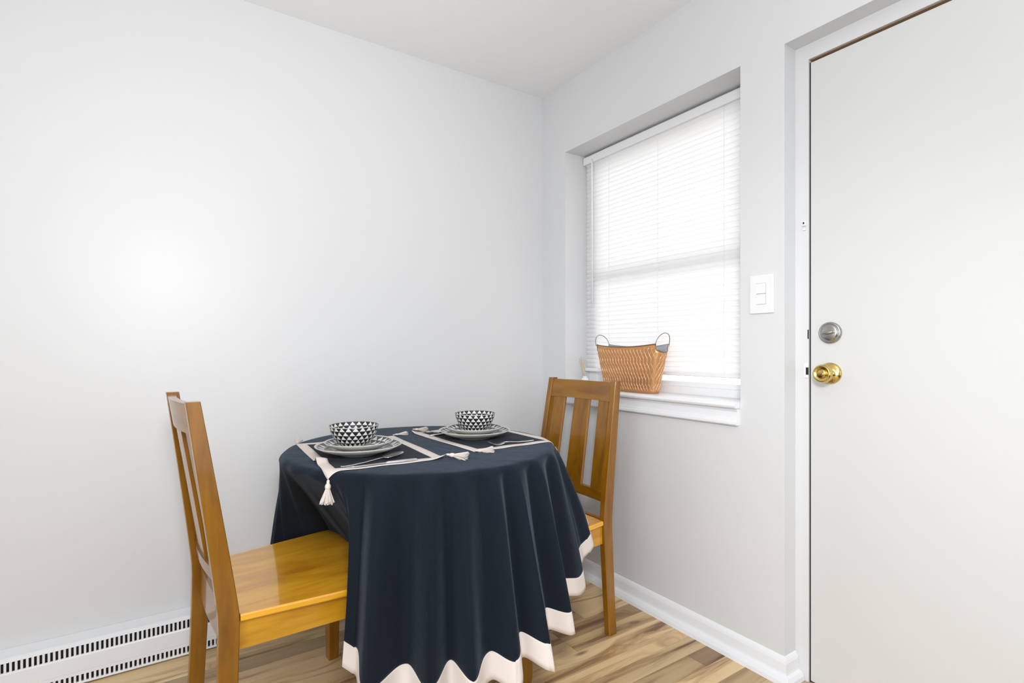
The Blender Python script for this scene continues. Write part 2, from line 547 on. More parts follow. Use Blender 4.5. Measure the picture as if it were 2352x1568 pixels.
db = lathe_x([(0, 0), (.0345, 0), (.0345, .005), (.032, .009), (.0285, .0095), (.0275, .0085), (.0265, .0095), (.0255, .012), (.020, .0135), (0, .0145)], (.071, -1.430, 1.146), 'deadbolt', M_NICKEL, door)
b = bmesh.new()
rings = []
for t in range(9):
    s = t / 8 * 2 - 1
    yy = s * .019
    hw = .0055 * (1 - .45 * s * s) * (1.0 if s < 0.4 else 1.15)
    hz = .0075 * (1 - .3 * s * s)
    rings.append([(hw * cos(a), yy, .0155 + hz * .8 + hz * sin(a) * 1.2) for a in [k * pi / 4 for k in range(8)]])
loft(b, rings)
tt = obj('turn_piece', b, M_NICKEL, db, True); tt.rotation_euler = (0, 0, radians(8))
# keepers on the jamb
kp = part('strike_plate', fr, M_TRIM, (.064, .067, -1.364, -1.350, 1.000, 1.047), bev=.0008)
part('strike_slot', kp, M_DARK, (.0635, .0662, -1.3642, -1.3565, 1.010, 1.034))
part('bolt_slot', fr, M_DARK, (.0655, .0675, -1.3642, -1.3612, 1.128, 1.158))
ck = part('chain_keeper', fr, M_TRIM, (.056, .067, -1.358, -1.347, 1.500, 1.517), (.061, .067, -1.356, -1.347, 1.486, 1.493), bev=.0015)
part('keeper_slot', ck, M_DARK, (.0552, .0565, -1.3555, -1.351, 1.505, 1.512))

# ------------------------------------------------------------------ light switch
sw = thing('light_switch', 'white wall plate with two stacked rocker switches, between window and door', 'light switch', (0, -1.2435, 1.281))
part('wall_plate', sw, M_PLASTIC, (-.006, -.0002, -.043, .043, -.0655, .0655), bev=.0025)
part('rocker_gap_shade', sw, mat('switch_shadow_gap', (0.30, 0.30, 0.32), 0.6), (-.0064, -.0058, -.0172, .0172, -.0345, .0372))  # grey plate standing in for shade in the gaps round the rockers
for zc in (.0192, -.0167):
    b = bmesh.new()
    loft(b, [[(-.0055, -.0165, zc - .0171), (-.0085, -.0165, zc - .0171), (-.0074, -.0165, zc + .0171), (-.0055, -.0165, zc + .0171)],
             [(-.0055, .0165, zc - .0171), (-.0085, .0165, zc - .0171), (-.0074, .0165, zc + .0171), (-.0055, .0165, zc + .0171)]])
    obj('rocker', b, M_PLASTIC, sw)

# ------------------------------------------------------------------ window blind
bx = .135
bld = thing('window_blind', 'white closed horizontal slat blind hanging in the window recess', 'blind', (bx, (WY0 + WY1) / 2, 2.09))
def bpart(name, m, bmm, parent=bld, smooth=False):
    bmesh.ops.translate(bmm, verts=bmm.verts, vec=(-bx, -(WY0 + WY1) / 2, -2.09))
    return obj(name, bmm, m, parent, smooth)
by0, by1 = WY0 + .006, WY1 - .006
hr = bmesh.new()
extrude_profile_y(hr, [(.116, 2.046), (.116, 2.082), (.120, 2.0865), (.155, 2.0865), (.155, 2.046)], by0, by1)
bpart('headrail', M_VINYL, hr)
for yy in (-.330, -.62, -1.01):
    bpart('headrail_clip', M_TRIM, boxbm(.1135, .117, yy - .010, yy + .010, 2.044, 2.056, bev=.001))
# slats: one curved strip, copied down the ladder
nsl = 48
ztop, zbot = 2.036, 1.0105
sm = bmesh.new()
ang = radians(66)
pr = []
for k in range(5):
    s = (k / 4 - .5) * .0255
    c = .0034 * (1 - (2 * s / .0255) ** 2)
    pr.append((-(s * cos(ang)) - c * sin(ang), -(s) * sin(ang) * -1 + c * -cos(ang)))
sy = (by1 - by0) / 2 - .010
def slat_ring(yv):
    top = [(x, yv, z) for x, z in pr]
    return top
R0 = [sm.verts.new(p) for p in slat_ring(-sy)]
R1 = [sm.verts.new(p) for p in slat_ring(sy)]
for i in range(4):
    f = sm.faces.new((R0[i], R0[i + 1], R1[i + 1], R1[i])); f.smooth = True
sme = bpy.data.meshes.new('slat'); sm.to_mesh(sme); sm.free(); sme.materials.append(M_SLAT)
for i in range(nsl):
    o = bpy.data.objects.new('slat', sme); COL.objects.link(o); o.parent = bld
    zz = ztop + (zbot - ztop) * i / (nsl - 1)
    o.location = (random.uniform(-.0008, .0008), 0, zz - 2.09)
    o.rotation_euler = (random.uniform(-.0006, .0006), random.uniform(-.05, .05), 0)
br = bmesh.new()
extrude_profile_y(br, chamfer_rect(.121, .149, .982, .9985, .003), by0 + .008, by1 - .008)
bpart('bottom_rail', M_VINYL, br)
for yy in (-.373, -.68, -1.01):
    b = bmesh.new()
    for xx in (.1265, .1435):
        tube(b, [(xx, yy, 2.046), (xx, yy, .995)], .0006, 5)
    bpart('ladder_cord', M_TRIM, b)
b = bmesh.new(); tube(b, [(.112, -.266, 2.058), (.110, -.268, 2.03), (.109, -.272, 1.318)], .0042, 8)
bpart('tilt_wand', M_VINYL, b, smooth=True)

# ------------------------------------------------------------------ baseboard heater on the left wall
ht = thing('baseboard_heater', 'long white electric baseboard heater with slotted grilles along the left wall', 'heater', (-1.9, 0, 0))
hx0, hx1 = -3.3, -1.0
def hpart(name, m, bmm):
    bmesh.ops.translate(bmm, verts=bmm.verts, vec=(1.9, 0, 0))
    return obj(name, bmm, m, ht)
hp = [(-.001, .148), (-.050, .1395), (-.060, .1335), (-.0615, .1290), (-.0585, .1285), (-.0575, .131), (-.049, .136), (-.001, .144)]
b = bmesh.new(); extrude_profile_x(b, hp, hx0, hx1)
hpart('top_cover', M_HEAT, b)
b = bmesh.new(); extrude_profile_x(b, [(-.0560, .099), (-.0600, .0985), (-.0625, .094), (-.0625, .046), (-.0605, .0445), (-.0610, .042), (-.0610, .034), (-.0590, .0335), (-.0560, .034)], hx0, hx1)
hpart('front_panel', M_HEAT, b)
b = bmesh.new(); extrude_profile_x(b, [(-.057, .012), (-.0625, .012), (-.0635, .010), (-.0635, .0065), (-.0605, .004), (-.057, .004)], hx0, hx1)
hpart('bottom_lip', M_HEAT, b)
hpart('back_plate', M_DARK, boxbm(hx0, hx1, -.046, -.0005, .012, .133))
for nm, z0, z1 in (('upper_grille', .0985, .1288), ('lower_grille', .0118, .0338)):
    b = bmesh.new()
    x = hx0
    while x < hx1:
        box(b, x, x + .0062, -.0600, -.0575, z0, z1)
        x += .0128
    g = hpart(nm, M_HEAT, b); g['kind'] = 'stuff'
for xx in (hx0, hx1 - .004):
    hpart('end_cap', M_HEAT, boxbm(xx, xx + .004, -.0635, -.0005, .004, .147))

# ------------------------------------------------------------------ dining table (under the cloth)
TCX, TCY = -.92, -.51
tb = thing('dining_table', 'round dining table under the navy cloth, only its dark wooden legs showing', 'table', (TCX, TCY, 0))
b = bmesh.new(); lathe(b, [(0, .722), (.448, .722), (.464, .727), (.468, .735), (.464, .744), (.452, .7495), (0, .7495)], 72)
obj('tabletop', b, M_OAKW, tb, True)
for (lx, ly) in ((.205, -.335), (-.13, -.35), (.205, .34), (-.13, .34)):
    b = bmesh.new()
    rings = [[(lx + (a * t), ly + (c * t), z) for a, c in chamfer_rect(-.026, .026, -.026, .026, .007)] for z, t in ((0, .78), (.012, .95), (.05, 1), (.722, 1))]
    loft(b, rings); obj('leg', b, M_OAKV, tb)
part('table_apron', tb, M_OAKW, (-.105, .185, -.345, -.327, .66, .7215))
part('table_apron', tb, M_OAKW, (-.105, .185, .327, .345, .66, .7215))

# ------------------------------------------------------------------ tablecloth
R0, RR, ZT = .452, .023, .752
RIM = R0 + RR
def lerp(tab, x):
    for (a, *va), (b_, *vb) in zip(tab, tab[1:]):
        if a <= x <= b_:
            t = (x - a) / (b_ - a)
            t = t * t * (3 - 2 * t)
            return [p + (q - p) * t for p, q in zip(va, vb)]
    return list(tab[-1][1:])
# angle: hem radius, hem height, fold depth
HEM = [(-180, .245, .400, .012), (-160, .255, .400, .012), (-148, .290, .390, .012), (-142.5, .400, .330, .010), (-138.5, .515, .260, .020), (-134, .562, .232, .04), (-128, .606, .212, .055), (-120, .612, .207, .058),
       (-100, .612, .208, .060), (-82, .600, .232, .054), (-70, .572, .252, .038), (-55, .556, .278, .028), (-42, .565, .305, .026), (-35, .596, .330, .024),
       (-30, .618, .372, .016), (-24, .612, .4485, .008), (-8, .596, .4475, .010), (10, .580, .4475, .008), (22, .57, .40, .012), (30, .575, .30, .022), (50, .545, .285, .020),
       (70, .505, .282, .010), (90, .488, .282, .004), (110, .505, .30, .010), (130, .525, .335, .02), (148, .535, .335, .02), (157, .535, .300, .012), (163, .480, .330, .010), (170, .30, .400, .012), (180, .245, .400, .012)]
RIDGES = [-180, -167, -154, -142, -128, -112.3, -101.5, -89.5, -79.5, -66, -49, -29, -8, 12, 30, 47, 64, 82, 100, 118, 135, 150, 165, 180]
def fold(th):
    for a, b_ in zip(RIDGES, RIDGES[1:]):
        if a <= th <= b_:
            u = (th - a) / (b_ - a)
            if -129 < a < -60:                    # the folds lean: each valley lies past the middle
                q = .60
                u = u / q * .5 if u < q else .5 + (u - q) / (1 - q) * .5
            return cos(2 * pi * u), (b_ - a)
    return 1.0, 20
def skirt(th, t):
    rh, zh, am = lerp(HEM, th)
    z0 = ZT - RR
    lean = sin(radians(th * 3.1)) * 2.2 * t
    tt = max(-180, min(180, th + lean))
    c, wdt = fold(tt)
    c2 = c + .28 * cos(2 * pi * th / 7.3 + 1.1) * (.35 + .65 * sin(radians(th * 1.7 + 30)) ** 2)
    base = RIM + (rh - RIM) * (t ** .9)
    ampl = am * (t ** .5) * min(1.25, wdt / 12.0)
    r = base + ampl * (c2 - .1) * .62
    r += .004 * sin(radians(th * 2.3) + 5 * t) * t
    z = z0 + (zh - z0) * t - .012 * t * (c - .4) * (1 if am > .02 else .3)
    return r, z
def FR(th):
    return .009 if -140 < th < -30 else .003
NT = 960
bt = .87
rows_t = [i / 34 for i in range(35)]
rows_t = sorted(set([t for t in rows_t if abs(t - bt) > .012] + [bt]))
# where the left chair is pushed in, the hem is swept along the far side of its seat and across the seat's front edge
PATH = [(146, None, None, .335), (153, -1.400, -.262, .320), (161, -1.395, -.268, .320), (168, -1.330, -.262, .330), (174, -1.250, -.258, .345), (180, -1.165, -.268, .370), (186, -1.142, -.360, .385),
        (195, -1.136, -.480, .385), (204, -1.122, -.620, .385), (211, -1.108, -.730, .380), (214.5, -1.120, -.842, .345), (218, -1.235, -.868, .300), (221.5, -1.312, -.876, .265), (226, None, None, .215)]
def path_at(te):
    pts = []
    for a, x, yv, z in PATH:
        if x is None:
            aa_ = a if a <= 180 else a - 360
            r, z = skirt(aa_, 1.0)
            x, yv = TCX + r * cos(radians(a)), TCY + r * sin(radians(a))
        pts.append((a, x, yv, z))
    return lerp(pts, te)
def cloth_pt(th, r, z, t=0.0):
    a = radians(th)
    x, yv = TCX + r * cos(a), TCY + r * sin(a)
    te = th if th > 0 else th + 360
    if t > 0 and 146 < te < 226:
        hx_, hy_, hz_ = path_at(te)
        rx, ry = TCX + RIM * cos(a), TCY + RIM * sin(a)
        k = t ** (.9 if te < 206 else .98)
        wob = .010 * sin(pi * t) * cos(radians(te * 17))
        x = rx + (hx_ - rx) * k + wob * cos(a)
        yv = ry + (hy_ - ry) * k + wob * sin(a)
        z = ZT - RR + (hz_ - (ZT - RR)) * t
    yv = min(yv, -.012 - .004 * (1 + sin(a * 31)))
    return (x - TCX, yv - TCY, z)
ths = [-180 + 360 * k / NT for k in range(NT)]
bm = bmesh.new()
top = []
for rr in (0.0, .1, .2, .3, .38, .43, R0):
    top.append([bm.verts.new((rr * cos(radians(t)), rr * sin(radians(t)), ZT + .0006 * sin(t * .31 + rr * 40)))for t in ths] if rr > 0 else None)
cv = bm.verts.new((0, 0, ZT))
rolls = []
for k in range(1, 7):
    a = k / 6 * pi / 2
    ring = []
    for th in ths:
        fo = fold(th)[0]
        r_ = R0 + RR * sin(a) + FR(th) * (k / 6) ** 2 * fo
        ring.append(bm.verts.new(cloth_pt(th, r_, ZT - RR + RR * cos(a))))
    rolls.append(ring)
sk = []
for t in rows_t[1:]:
    if t > bt + 1e-6:
        break
    ring = []
    for th in ths:
        r, z = skirt(th, t)
        r += FR(th) * fold(th)[0] * (1 - t)
        ring.append(bm.verts.new(cloth_pt(th, r, z, t)))
    sk.append(ring)
allr = top[1:] + rolls + sk
for i in range(NT):
    bm.faces.new((cv, allr[0][i], allr[0][(i + 1) % NT]))
for a, b_ in zip(allr, allr[1:]):
    for i in range(NT):
        j = (i + 1) % NT
        bm.faces.new((a[i], b_[i], b_[j], a[j]))
cl = thing('tablecloth', 'dark navy cloth with a cream hem draped in folds over the round table', 'tablecloth', (TCX, TCY, 0))
oc = obj('cloth_body', bm, M_NAVY, cl, True)
bm = bmesh.new()
bands = []
for t in [bt] + [t for t in rows_t if t > bt + 1e-6]:
    ring = []
    for th in ths:
        r, z = skirt(th, t)
        r += FR(th) * fold(th)[0] * (1 - t) + .0004
        ring.append(bm.verts.new(cloth_pt(th, r, z, t)))
    bands.append(ring)
for a, b_ in zip(bands, bands[1:]):
    for i in range(NT):
        j = (i + 1) % NT
        bm.faces.new((a[i], b_[i], b_[j], a[j]))
oh = obj('hem_band', bm, M_CREAM, cl, True)
oh['label'] = 'wide cream hem band'
for o in (oc, oh):
    md = o.modifiers.new('thickness', 'SOLIDIFY'); md.thickness = .0012; md.offset = -1

# ------------------------------------------------------------------ chairs
ZS, ZTOP = .439, .968
def Fz(z):
    if z < ZS:
        return -.018 * ((ZS - z) / ZS) ** 1.4
    return -.082 * ((z - ZS) / (ZTOP - ZS)) ** 1.06
def Dz(z):
    if z < ZS:
        return .040 + .007 * z / ZS
    return .047 - .0157 * (z - ZS) / (ZTOP - ZS)
def Wz(z):
    return .2286 - .0276 * z / ZTOP
TW = .0265
def make_chair(label):
    t = thing('dining_chair', label, 'chair')
    for s in (1, -1):
        b = bmesh.new(); rings = []
        zl = [0, .08, .16, .24, .32, .38, .42, .45, .49, .54, .62, .72, .84, .966, ZTOP]
        for z in zl:
            f, d, w = Fz(z), Dz(z), Wz(z)
            c = .002 if z < ZTOP else .004
            rings.append([(p, s * q, z) for p, q in chamfer_rect(f - d, f, w - TW, w, c)])
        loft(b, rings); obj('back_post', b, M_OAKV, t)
    def bowed(name, z0, z1, th, bow, m):
        b = bmesh.new(); rings = []
        zm = (z0 + z1) / 2
        wi = Wz(zm) - TW + .002
        for k in range(13):
            u = k / 12 * 2 - 1
            off = -bow * (1 - u * u)
            rings.append([(Fz(z) - .006 + off - (th if q else 0), u * wi, z) for q, z in ((0, z0 + .002), (0, z1 - .002), (.0, z1), (1, z1), (1, z1 - .002), (1, z0 + .002), (1, z0), (0, z0))])
        loft(b, rings); return obj(name, b, m, t)
    bowed('top_rail', .886, .962, .020, .016, M_OAKW)
    bowed('lower_rail', .504, .541, .020, .016, M_OAKW)
    wi = .178
    for w0, w1 in ((-.164, -.100), (-.046, .046), (.100, .164)):
        b = bmesh.new(); rings = []
        for k in range(9):
            z = .5405 + (.8865 - .5405) * k / 8
            ring = []
            for q, w in ((0, w0 + .002), (0, (w0 + w1) / 2), (0, w1 - .002), (.3, w1), (1, w1), (1, (w0 + w1) / 2), (1, w0), (.3, w0)):
                ww = w * (1 + .06 * (1 - k / 8))
                off = -.016 * (1 - (w / wi) ** 2)
                ring.append((Fz(z) - .010 + off - .011 * q, ww, z))
            rings.append(ring)
        loft(b, rings); obj('back_slat', b, M_OAKV, t)
    # seat: flared plank, notched round the posts
    b = bmesh.new()
    out = [(-.004, -.186), (.0015, -.188), (.0015, -.214), (.10, -.228), (.22, -.245), (.33, -.258), (.405, -.264), (.421, -.256), (.428, -.236), (.431, -.12), (.432, 0)]
    out = out + [(x, -w) for x, w in out[-2::-1]]
    def ring(ins, z):
        return [(x - (ins if x > .2 else 0), w * (1 - ins / .24), z) for x, w in out]
    loft(b, [ring(.003, ZS - .018), ring(0, ZS - .015), ring(0, ZS - .004), ring(.004, ZS)])
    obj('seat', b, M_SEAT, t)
    for s in (1, -1):
        b = bmesh.new()
        loft(b, [[(x, s * w, z) for w, z in ((wb - .018, .350), (wb, .350), (wb, ZS - .0182), (wb - .018, ZS - .0182))] for x, wb in ((-.002, .2055), (.37, .232))])
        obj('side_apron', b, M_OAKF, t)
        b = bmesh.new()
        loft(b, [[(.385 + p * k, s * .212 + q * k, z) for p, q in chamfer_rect(-.021, .021, -.021, .021, .003)] for z, k in ((0, .82), (.15, .93), (.34, 1), (ZS - .0184, 1))])
        obj('front_leg', b, M_OAKV, t)
    part('front_apron', t, M_OAKW, (.378, .396, -.19, .19, .352, ZS - .0184))
    bowed('rear_apron', .348, .4425, .018, .006, M_OAKW)
    return t
ca = make_chair('honey-brown wooden chair on the left, seen from behind, its seat pushed under the navy cloth')
ca.location = (-1.5636, -.6024, 0); ca.rotation_euler = (0, 0, radians(5.46))
ca['group'] = 'dining chairs at the round table'
def copy_tree(o, parent=None):
    c = o.copy(); COL.objects.link(c)
    if parent:
        c.parent = parent
    for ch in list(o.children):
        copy_tree(ch, c)
    return c
cb = copy_tree(ca)
cb.location = (-.3152, -.5762, 0); cb.rotation_euler = (0, 0, radians(183.07))
cb['label'] = 'honey-brown wooden chair with slatted back facing the table, beneath the window'

# ------------------------------------------------------------------ placemats with tassels
def drape(x, y, off=.0):
    dx_, dy_ = x - TCX, y - TCY
    rr = hypot(dx_, dy_)
    if rr <= R0:
        return Vector((x, y, ZT + off))
    s = rr - R0
    a = s / RR
    if a < pi / 2:
        r_, z_ = R0 + (RR + off) * sin(a), ZT - RR + (RR + off) * cos(a)
    else:
        r_, z_ = RIM + off + .004, ZT - RR - (s - RR * pi / 2)
    k = r_ / rr
    return Vector((TCX + dx_ * k, TCY + dy_ * k, z_))

def tassel(parent, loc, direction, flat=1.0, size=1.0, seed=0):
    """cotton tassel hanging or lying along `direction` from `loc`"""
    rnd = random.Random(seed)
    d = Vector(direction).normalized()
    q = Vector((0, 0, -1)).rotation_difference(d)
    M = Matrix.Translation(Vector(loc)) @ q.to_matrix().to_4x4()
    def fin(bmm):
        bmesh.ops.transform(bmm, matrix=M, verts=bmm.verts)
        if flat < 1:
            z0 = loc[2]
            for v in bmm.verts:
                v.co.z = z0 + (v.co.z - z0) * flat
    S = size
    b = bmesh.new(); lathe(b, [(0, 0), (.0035 * S, -.002 * S), (.0045 * S, -.007 * S), (.0042 * S, -.011 * S), (.0075 * S, -.015 * S), (.0085 * S, -.020 * S), (.0075 * S, -.025 * S), (.0062 * S, -.027 * S), (0, -.027 * S)], 12)
    fin(b); k = obj('tassel', b, M_CREAM, parent, True)
    b = bmesh.new()
    for i in range(120):
        a = rnd.uniform(0, 2 * pi); rr = sqrt(rnd.random())
        L = rnd.uniform(.060, .070) * S
        x, y = cos(a) * rr, sin(a) * rr
        spread = .0195 * S
        p0 = (x * .0055 * S, y * .0055 * S, -.026 * S)
        p1 = (x * spread * .62, y * spread * .62, -.044 * S)
        p2 = (x * spread + rnd.uniform(-.002, .002), y * spread + rnd.uniform(-.002, .002), -L)
        tube(b, [p0, p1, p2], [.0010 * S, .0015 * S, .0012 * S], 4)
    fin(b); obj('fringe', b, M_CREAM, k)
    return k

def placemat(cx_, cy_, rz, hx, hy, label, lifts, ripple=None):
    t = thing('placemat', label, 'placemat', (0, 0, 0), 0, 'placemats on the navy cloth')
    nx, ny = 44, 60
    bw = .030
    def P(u, v):
        lx, ly = u * hx, v * hy
        x = cx_ + lx * cos(rz) - ly * sin(rz)
        y = cy_ + lx * sin(rz) + ly * cos(rz)
        p = drape(x, y, .0016)
        for (cu, cv_, h, rad_) in lifts:
            dd = hypot((u - cu) * hx, (v - cv_) * hy)
            if dd < rad_:
                p.z += h * (1 - dd / rad_) ** 2
        if ripple:
            ru, rv, h, wu, wv = ripple
            p.z += h * math.exp(-((u - ru) * hx / wu) ** 2 - ((v - rv) * hy / wv) ** 2)
        p.z += .0006 * sin(u * 9 + v * 4) 
        return p
    g = [[P(-1 + 2 * i / nx, -1 + 2 * j / ny) for j in range(ny + 1)] for i in range(nx + 1)]
    bi, bj = max(1, round(bw / (2 * hx / nx))), max(1, round(bw / (2 * hy / ny)))
    for nm, m, test in (('centre_panel', M_MATC, True), ('border', M_CREAM, False)):
        b = bmesh.new(); vv = {}
        for i in range(nx):
            for j in range(ny):
                inside = bi <= i < nx - bi and bj <= j < ny - bj
                if inside == test:
                    qd = []
                    for a, c in ((i, j), (i + 1, j), (i + 1, j + 1), (i, j + 1)):
                        if (a, c) not in vv:
                            vv[(a, c)] = b.verts.new(g[a][c])
                        qd.append(vv[(a, c)])
                    b.faces.new(qd)
        o = obj(nm, b, m, t, True)
        md = o.modifiers.new('thickness', 'SOLIDIFY'); md.thickness = .0012; md.offset = 1
    return t, P

m1, P1 = placemat(-1.137, -.530, radians(-2.5), .180, .252,
                  'charcoal placemat with cream border nearer the left chair', [(1, -1, .014, .06)], (-1.0, -.44, .016, .05, .016))
tassel(m1, P1(-1, -1) + Vector((0, -.003, .002)), (-.12, -.22, -1), 1, .98, 1)
tassel(m1, P1(-1, 1) + Vector((.004, 0, .004)), (.25, .9, -.02), .5, .9, 2)
tassel(m1, P1(1, 1) + Vector((-.004, 0, .004)), (1, .12, -.02), .5, .9, 3)
tassel(m1, P1(1, -1) + Vector((0, 0, .000)), (.75, -.65, -.12), .8, 1.0, 4)
m2, P2 = placemat(-.668, -.492, radians(2.0), .182, .245,
                  'charcoal placemat with cream border nearer the window', [(1, -1, .008, .05), (-1, 1, .010, .04)])
tassel(m2, P2(-1, -1) + Vector((0, 0, .004)), (.9, -.45, -.02), .75, .95, 5)
tassel(m2, P2(-1, 1) + Vector((.004, 0, .004)), (.8, -.6, -.02), .6, .9, 6)
tassel(m2, P2(1, -1) + Vector((.004, 0, .001)), (.25, -.12, -1), 1, .6, 7)

# ------------------------------------------------------------------ crockery
ZM = ZT + .0036
def make_plate(name, R, label, group, uvrows=1.0):
    b = bmesh.new()
    k = R / .135
    prof = [(0, .0030), (.052 * k, .0030), (.055 * k, 0), (.060 * k, 0), (.063 * k, .0035), (.085 * k, .0065), (.115 * k, .0150), (.1335 * k, .0228), (.135 * k, .0243), (.1335 * k, .0250),
            (.128 * k, .0228), (.113 * k, .0180), (.098 * k, .0120), (.085 * k, .0095), (.060 * k, .0082), (.030 * k, .0080), (0, .0080)]
    v = [0] * 8 + [0, 0, .0, .2, .4, .55, .75, .92, 1]
    prof = [(r, z * (1.3 if z > .0033 else 1)) for r, z in prof]
    mats = [1] * 10 + [0] * 6
    lathe(b, prof, 96, v, mats)
    me = bpy.data.meshes.new(name)
    bmesh.ops.recalc_face_normals(b, faces=b.faces)
    b.to_mesh(me); b.free()
    o = link(name, me, [M_TRI_PLATE, M_STONE])
    tag(o, label, 'plate', group)
    return o
def make_bowl(label):
    b = bmesh.new()
    outp = [(0, .0020), (.030, .0020), (.032, 0), (.036, 0), (.038, .003), (.047, .011), (.058, .024), (.067, .039), (.073, .054), (.0770, .0695), (.0775, .0715)]
    inp = [(.0763, .0718), (.0750, .0700), (.0705, .054), (.0645, .039), (.0555, .025), (.044, .013), (.025, .007), (0, .006)]
    prof = outp + inp
    v = []
    for i in range(len(outp)):
        v.append(0 if i < 4 else (outp[i][1] / .0715) ** .85)
    for r, z in inp:
        v.append(max(0, (z - .006) / .066) ** .85 * .999)
    mats = [1] * 3 + [0] * (len(prof) - 4)
    mats[len(outp) - 2] = 1
    lathe(b, prof, 96, v, mats)
    me = bpy.data.meshes.new('bowl')
    bmesh.ops.recalc_face_normals(b, faces=b.faces)
    b.to_mesh(me); b.free()
    o = link('bowl', me, [M_TRI_BOWL, M_STONE])
    tag(o, label, 'bowl', 'triangle-patterned bowls')
    return o
C1, C2 = (-1.172, -.572), (-.706, -.506)
pl1 = make_plate('dinner_plate', .137, 'large triangle-patterned plate under the small plate on the left placemat', 'triangle-patterned plates')
pl1.location = (*C1, ZM); pl1.rotation_euler = (0, 0, .1)
sp1 = make_plate('side_plate', .108, 'small triangle-patterned plate between the left bowl and the large plate', 'triangle-patterned plates')
sp1.location = (*C1, ZM + .0108)
bw1 = make_bowl('black and white triangle-patterned bowl on the plates nearer the left chair')
bw1.location = (C1[0] - .014, C1[1] + .008, ZM + .0222); bw1.rotation_euler = (0, 0, .2)
pl2 = pl1.copy(); COL.objects.link(pl2); pl2.location = (*C2, ZM); pl2.rotation_euler = (0, 0, .8)
pl2['label'] = 'large triangle-patterned plate under the small plate on the window-side placemat'
sp2 = sp1.copy(); COL.objects.link(sp2); sp2.location = (*C2, ZM + .0108); sp2.rotation_euler = (0, 0, .5)
sp2['label'] = 'small triangle-patterned plate between the window-side bowl and the large plate'
bw2 = bw1.copy(); COL.objects.link(bw2); bw2.location = (C2[0] + .004, C2[1] + .004, ZM + .0222); bw2.rotation_euler = (0, 0, 1.1)
bw2['label'] = 'black and white triangle-patterned bowl on the plates nearer the window'

# ------------------------------------------------------------------ cutlery
def strip(bm, pts):
    """pts: (x, half width, z, half thickness, dish)"""
    rings = []
    for x, w, z, h, dsh in pts:
        rings.append([(x, -w, z + dsh), (x, -w * .5, z - h + dsh * .3), (x, 0, z - h), (x, w * .5, z - h + dsh * .3), (x, w, z + dsh),
                      (x, w * .5, z + h + dsh * .3), (x, 0, z + h), (x, -w * .5, z + h + dsh * .3)])
    return loft(bm, rings)
HANDLE = [(0, .004, .0030, .0008, 0), (.006, .0085, .0022, .0010, 0), (.03, .0085, .0018, .0011, 0), (.07, .0055, .0030, .0013, 0), (.105, .0032, .0065, .0014, 0), (.125, .0030, .0080, .0014, 0)]
def spoon(p0, p1, label):
    L = hypot(p1[0] - p0[0], p1[1] - p0[1]); k = L / .19
    t = thing('spoon', label, 'spoon', (*p0, ZM), atan2(p1[1] - p0[1], p1[0] - p0[0]), 'cutlery on the placemats')
    b = bmesh.new(); strip(b, [(x * k, w, z, h, d) for x, w, z, h, d in HANDLE]); obj('handle', b, M_STEEL, t, True)
    b = bmesh.new()
    pts = [(.1245, .0030, .0080, .0013, 0)]
    for i in range(1, 12):
        s = i / 11
        w = .0240 * sqrt(max(0, sin(pi * (s * .93 + .045)))) * (1 - .12 * (s - .5))
        if i == 11: w = .004
        pts.append((.1245 + .0655 * s, w, .0072 - .0040 * sin(pi * min(1, s * 1.05)) + .0075 * s, .0009, .0066 * sin(pi * min(1, s))))
    strip(b, [(x * k, w, z, h, d) for x, w, z, h, d in pts]); obj('spoon_bowl', b, M_STEEL, t, True)
    return t
def fork(p0, p1, label):
    L = hypot(p1[0] - p0[0], p1[1] - p0[1]); k = L / .19
    t = thing('fork', label, 'fork', (*p0, ZM), atan2(p1[1] - p0[1], p1[0] - p0[0]), 'cutlery on the placemats')
    b = bmesh.new(); strip(b, [(x * k, w, z, h, d) for x, w, z, h, d in HANDLE]); obj('handle', b, M_STEEL, t, True)
    b = bmesh.new(); strip(b, [(x * k, w, z, h, 0) for x, w, z, h in ((.1245, .003, .008, .0013), (.132, .0100, .0050, .0012), (.145, .0125, .0024, .0011), (.150, .0125, .0022, .0011))])
    for yy in (-.0105, -.0035, .0035, .0105):
        rings = []
        for x, w, z in ((.148, .0020, .0022), (.165, .0018, .0030), (.180, .0016, .0085), (.190, .0008, .0150)):
            rings.append([(x * k, yy - w, z - .0008), (x * k, yy + w, z - .0008), (x * k, yy + w, z + .0008), (x * k, yy - w, z + .0008)])
        loft(b, rings)
    obj('tines', b, M_STEEL, t)
    return t
def knife(p0, p1, label, dz=0.0):
    L = hypot(p1[0] - p0[0], p1[1] - p0[1]); k = L / .22
    t = thing('knife', label, 'knife', (*p0, ZM + dz), atan2(p1[1] - p0[1], p1[0] - p0[0]), 'cutlery on the placemats')
    b = bmesh.new(); strip(b, [(x * k, w, z, h, 0) for x, w, z, h in ((0, .004, .003, .002), (.005, .0085, .0032, .0028), (.05, .0075, .0034, .0030), (.095, .0060, .0034, .0028), (.100, .005, .0034, .0018))]); obj('handle', b, M_STEEL, t, True)
    b = bmesh.new(); strip(b, [(x * k, w, z, h, 0) for x, w, z, h in ((.0995, .005, .0034, .0012), (.106, .0090, .0030, .0009), (.17, .0100, .0026, .0007), (.205, .0080, .0024, .0006), (.22, .0015, .0024, .0004))]); obj('blade', b, M_STEEL, t, True)
    return t
spoon((-1.278, -.742), (-1.070, -.692), 'silver spoon in front of the plates on the left placemat')
knife((-1.055, -.770), (-1.268, -.758), 'silver knife lying on the front border of the left placemat')
fork((-.560, -.690), (-.752, -.688), 'silver fork in front of the plates on the window-side placemat')
fork((-.640, -.328), (-.815, -.318), 'silver fork behind the plates on the window-side placemat, tines showing')
knife((-.838, -.388), (-.640, -.362), 'silver knife half under the plates of the window-side placemat')

